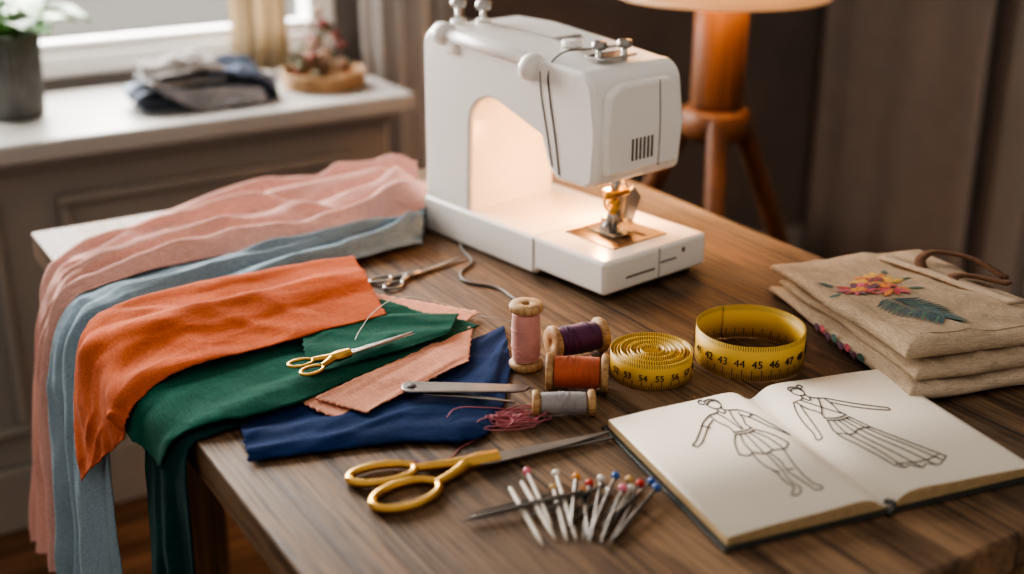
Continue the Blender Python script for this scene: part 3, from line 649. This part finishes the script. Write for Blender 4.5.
for i in range(15):
    t=i/14; x=.062+.018*t; y=-.162-.074*t
    for s in (-1,1):
        leafshape('frond',x,y,radians(-82+s*(62-14*t)),.040*(1-.5*abs(t-.35)),.0026,E['teal' if (i+s)%3 else 'sage'],.00008*i)
leafshape('frond',.080,-.235,radians(-76),.026,.004,E['teal'])
def sidepatch(y0,y1,z0,z1,m):
    vs=[];n=10
    for i in range(n+1):
        t=i/n; y=y0+(y1-y0)*t; hw=(z1-z0)/2*sin(pi*t)**.6; zc=(z0+z1)/2
        dx=.010*noise.noise(V((y*10,1,1)))
        for s in (-1,0,1): vs.append((.002+dx-.003*(1-.25*abs(s)),y,zc+hw*s))
    mesh('side_stitching',vs,[(3*i+k,3*i+k+1,3*i+k+4,3*i+k+3) for i in range(n) for k in (0,1)],m,tg,True)
for i in range(8):
    y=-.12-.013*i; sidepatch(y,y-.013,.003+.003*(i%2),.012+.003*(i%2),E[['plum','pink','plum','sage'][i%4]])
def strap(nm,pts,w,m):
    n=40; P=[V(p) for p in pts]; vs=[]
    for i in range(n+1):
        t=i/n; p=crom(P,t); tg_=(crom(P,min(1,t+.01))-crom(P,max(0,t-.01))).normalized()
        sd=tg_.cross(V((0,0,1)));
        if sd.length<.01: sd=V((1,0,0))
        sd.normalize(); vs+=[p-sd*w/2,p+sd*w/2+V((0,0,.002))]
    o=mesh(nm,vs,[(2*i,2*i+1,2*i+3,2*i+2) for i in range(n)],m,tg,True); s=o.modifiers.new('s','SOLIDIFY'); s.thickness=.003; return o
M_strap=cloth('strap_brown',(.17,.09,.055),.1)
def SP(x,y,h): return (x,y,ST(min(x,.190),y)+h)
strap('strap_a',[SP(.150,-.085,.003),SP(.160,-.066,.009),SP(.182,-.062,.014),SP(.210,-.095,.013),SP(.222,-.14,.006)],.012,M_strap)
strap('strap_b',[SP(.155,-.135,.003),SP(.170,-.122,.007),SP(.190,-.132,.008),SP(.208,-.165,.006)],.014,M_strap)
strap('strap_c',[SP(.135,-.03,.002),SP(.150,-.09,.003),SP(.165,-.16,.003),SP(.178,-.22,.002)],.022,M_canvas2)

# ------------------------------------------------------------------ lamp
lp=empty('tripod_floor_lamp',(1.144,-.076,0),radians(-31.5))
lathe('post',[(0,.80),(.044,.80),(.046,.81),(.046,.985),(.040,.995),(.018,1.0),(.018,1.05),(0,1.05)],M_lampwood,lp)
lathe('collar',[(0,.748),(.055,.748),(.062,.758),(.062,.790),(.055,.798),(0,.803)],M_lampwood,lp)
for i,a in enumerate((-95,28,152)):
    a=radians(a); r0,r1=.048,.40
    tube(f'leg_{i+1}',[(r0*cos(a),r0*sin(a),.785),(.5*(r0+r1)*cos(a),.5*(r0+r1)*sin(a),.398),(r1*cos(a),r1*sin(a),.012)],.0165,M_lampwood,lp,radii=[1.15,1,.8],smooth=False)
cyl('center_rod',.014,.42,.76,M_lampwood,lp)
M_shade=sheer('shade_linen',(.90,.80,.66),.5)
n=48; vs=[];fs=[]
for k,(r,zz) in enumerate([(.180,.995),(.150,1.26)]):
    for i in range(n): a=2*pi*i/n; vs.append((r*cos(a),r*sin(a),zz))
fs=[(i,(i+1)%n,n+(i+1)%n,n+i) for i in range(n)]
o=mesh('shade',vs,fs,M_shade,lp,True); sd=o.modifiers.new('s','SOLIDIFY'); sd.thickness=.002
tube('shade_rim',[(.180*cos(2*pi*i/24),.180*sin(2*pi*i/24),.995) for i in range(24)],.003,M_shade,lp,True)
multitube('spider',[[(.0,.0,1.23),(.150*cos(a),.150*sin(a),1.25)] for a in (0,2.09,4.19)]+[[(0,0,1.04),(0,0,1.15),(0,0,1.23)]],.003,M_steel,lp)
lathe('bulb',[(0,1.052),(.012,1.052),(.015,1.065),(.022,1.085),(.018,1.10),(0,1.107)],mat('lamp_bulb',(1,.8,.5),.4,emit=(1,.55,.25),estr=25),lp)
for k,(lx,ly,lz,en) in enumerate(((0,.0,1.16,26),(.0,-.085,1.035,.4))):
    L=bpy.data.lights.new('lamp_light','POINT'); L.energy=en; L.color=(1,.62,.34); L.shadow_soft_size=.03
    lo=bpy.data.objects.new(f'lamp_light_{k}',L); COL.objects.link(lo); lo.parent=lp; lo.location=(lx,ly,lz)

# ------------------------------------------------------------------ sill objects
pp=empty('potted_plant',(.115,.665,.76))
M_pot=mat('ribbed_ceramic',(.15,.15,.145),.6,0,.25,30,.2,150)
lathe('pot',[(0,0),(.046,0),(.050,.006),(.054,.07),(.057,.15),(.053,.152),(.050,.13),(0,.13)],M_pot,pp,seg=144,rfun=lambda a,zz:1+.03*sin(24*a))
lathe('soil',[(0,.128),(.0485,.128),(.0485,.132),(0,.134)],mat('soil',(.03,.02,.015),.9,0,.3,80),pp)
M_leaf=mat('leaf_green',(.07,.22,.035),.4,0,.3,25); M_stem=mat('stem_green',(.14,.28,.08),.5)
def leaf(cx,cy,cz,az,el,l,w,m,parent):
    vs=[];n=12;d=V((cos(az)*cos(el),sin(az)*cos(el),sin(el))); s_=V((-sin(az),cos(az),0))
    for i in range(n+1):
        t=i/n; ww=w*(sin(pi*min(1,t*.97+.02))**.75); p=V((cx,cy,cz))+d*l*t-V((0,0,1))*l*.45*t*t
        for q in (-1,-.5,0,.5,1): vs.append(p+s_*ww*q+V((0,0,1))*(.18*w*abs(q)))
    fs=[(5*i+k,5*i+k+1,5*i+k+6,5*i+k+5) for i in range(n) for k in range(4)]
    o=mesh('leaf',vs,fs,m,parent,True); o.modifiers.new('s','SOLIDIFY').thickness=.001
for i in range(24):
    az=i*2.4; r=.01+.02*(i%3)/2; h=.150+.009*(i%8)
    bx,by=r*cos(az),r*sin(az)
    tube('stem',[(bx*.4,by*.4,.13),(bx,by,.13+h*.2),(bx*1.6,by*1.6,h)],.0022,M_stem,pp)
    leaf(bx*1.6,by*1.6,h,az,radians(38-5*(i%6)),.088+.012*(i%3),.030,M_leaf,pp)
cp=empty('crumpled_cloth_pile',(.435,.60,.76))
def serp(nm,x0,x1,yb,yf,z0,layers,gap,amp,m,seed):
    st=[]; zc=z0
    for k in range(layers):
        a,b_=(x0,x1) if k%2==0 else (x1,x0)
        ins=.008*k*(1 if k%2==0 else -1)
        for q in range(5):
            t=q/4; x=a+(b_-a)*t+ins*(1-2*t); sag=.010*sin(pi*t)*(k>0)
            jy=.006*noise.noise(V((k*1.3,q*.7,seed)))
            st.append(((x,yb+jy,zc+sag),(x,yf+jy,zc+sag*.6),amp*(1 if k==layers-1 else .5)))
        if k<layers-1:
            xe=b_+(.010 if b_>a else -.010)
            st.append(((xe,yb,zc+gap*.5),(xe,yf,zc+gap*.5),amp*.4))
        zc+=gap
    return drape(nm,st,m,nu=56*layers,nv=46,folds=3,seed=seed,parent=cp,crease=.004,th=.003,diag=2.0,edge=4)
serp('grey_blue_cloth',-.115,.120,.060,-.050,.004,3,.017,.018,cloth('grey_blue_cloth',(.20,.23,.28),.3),21)
serp('pale_cloth',-.105,.030,.050,-.060,.050,2,.015,.026,cloth('pale_cloth',(.42,.40,.39),.2),24)
drape('slate_cloth',[((.015,.045,.060),(.005,-.055,.052),.026),((.06,.045,.062),(.06,-.065,.050),.030),((.105,.04,.050),(.110,-.068,.034),.024),((.132,.03,.020),(.135,-.06,.012),.012),((.138,.03,.006),(.145,-.06,.004),.004)],cloth('slate_cloth',(.10,.12,.17),.4),folds=3,seed=27,parent=cp,crease=.004,diag=2)
drape('trailing_cloth',[((-.10,-.045,.050),(-.09,-.060,.040),.010),((-.03,-.060,.040),(-.02,-.078,.004),.012),((.04,-.06,.038),(.05,-.080,.004),.012),((.10,-.06,.030),(.11,-.075,.004),.008)],cloth('trail_cloth',(.34,.34,.36),.3),folds=2,seed=29,parent=cp,crease=.003)
ft=empty('dried_flower_basket',(.70,.61,.76))
M_tray=wood('basket_cane',(.30,.17,.085),(.52,.34,.19),.6,0,0,4)
lathe('tray_base',[(0,0),(.074,0),(.078,.006),(.076,.010),(0,.010)],M_tray,ft)
for k in range(6):
    tube('weave',[((.079+.002*sin(i*pi+k*pi)+.0008*k)*cos(2*pi*i/40),(.079+.002*sin(i*pi+k*pi)+.0008*k)*sin(2*pi*i/40),.005+.0052*k) for i in range(40)],.0031,M_tray,ft,True,res=3)
M_tw=mat('twig',(.20,.12,.08),.7); M_ros=mat('dried_rose',(.30,.13,.12),.8,0,.4,60); M_ros2=mat('dried_blush',(.46,.32,.25),.8,0,.3,60); M_ros3=mat('dried_sage',(.15,.16,.10),.8,0,.3,60)
tw=[]
for i in range(34):
    a=random.uniform(0,6.28); r=random.uniform(.01,.070); h=random.uniform(.04,.13)*(1.25-r*9)
    x,y=r*cos(a)-.012,r*sin(a)*.8; h=max(.03,h)
    tw.append([(x*.2,y*.2,.012),(x*.6,y*.6,h*.6),(x,y,h)])
    rr=random.uniform(.005,.010)
    bmx=bmesh.new(); bmesh.ops.create_icosphere(bmx,subdivisions=3,radius=rr)
    for v in bmx.verts: v.co*=1+.7*noise.noise(v.co*260+V((i,0,0)))
    me=bpy.data.meshes.new('blossom'); bmx.to_mesh(me); bmx.free()
    for p in me.polygons: p.use_smooth=True
    o=link(bpy.data.objects.new('blossom',me),ft,[M_ros,M_ros2,M_ros3][i%3]); o.location=(x,y,h)
for i in range(12):
    a=i*2.1; leaf(.02*cos(a)-.01,.02*sin(a),.03,a,.6,.06,.010,M_ros3,ft)
multitube('twigs',tw,.0014,M_tw,ft)

# ------------------------------------------------------------------ lights / world / camera
def area(name,loc,target,sx,sy,e,col):
    l=bpy.data.lights.new(name,'AREA'); l.shape='RECTANGLE'; l.size=sx; l.size_y=sy; l.energy=e; l.color=col
    o=bpy.data.objects.new(name,l); COL.objects.link(o); o.location=loc
    o.rotation_euler=(V(target)-V(loc)).to_track_quat('-Z','Y').to_euler(); return o
area('overcast_sky_outside',(.05,1.6,1.75),(.3,-.5,.75),2.4,1.9,290,(1,.965,.92))
w=bpy.data.worlds.new('World'); SC.world=w; w.use_nodes=True
bg=w.node_tree.nodes['Background']; bg.inputs[0].default_value=(1,.92,.83,1); bg.inputs[1].default_value=.54

cam=bpy.data.cameras.new('Camera'); co=bpy.data.objects.new('Camera',cam); COL.objects.link(co)
cam.lens=1250/1024*36; cam.sensor_width=36
co.location=(-0.2844,-1.7235,1.30); co.rotation_euler=(radians(90-21.3),0,-radians(31.5))
cam.dof.use_dof=True; cam.dof.focus_distance=1.28; cam.dof.aperture_fstop=2.2
SC.camera=co
try: SC.view_settings.look='AgX - High Contrast'
except Exception: pass
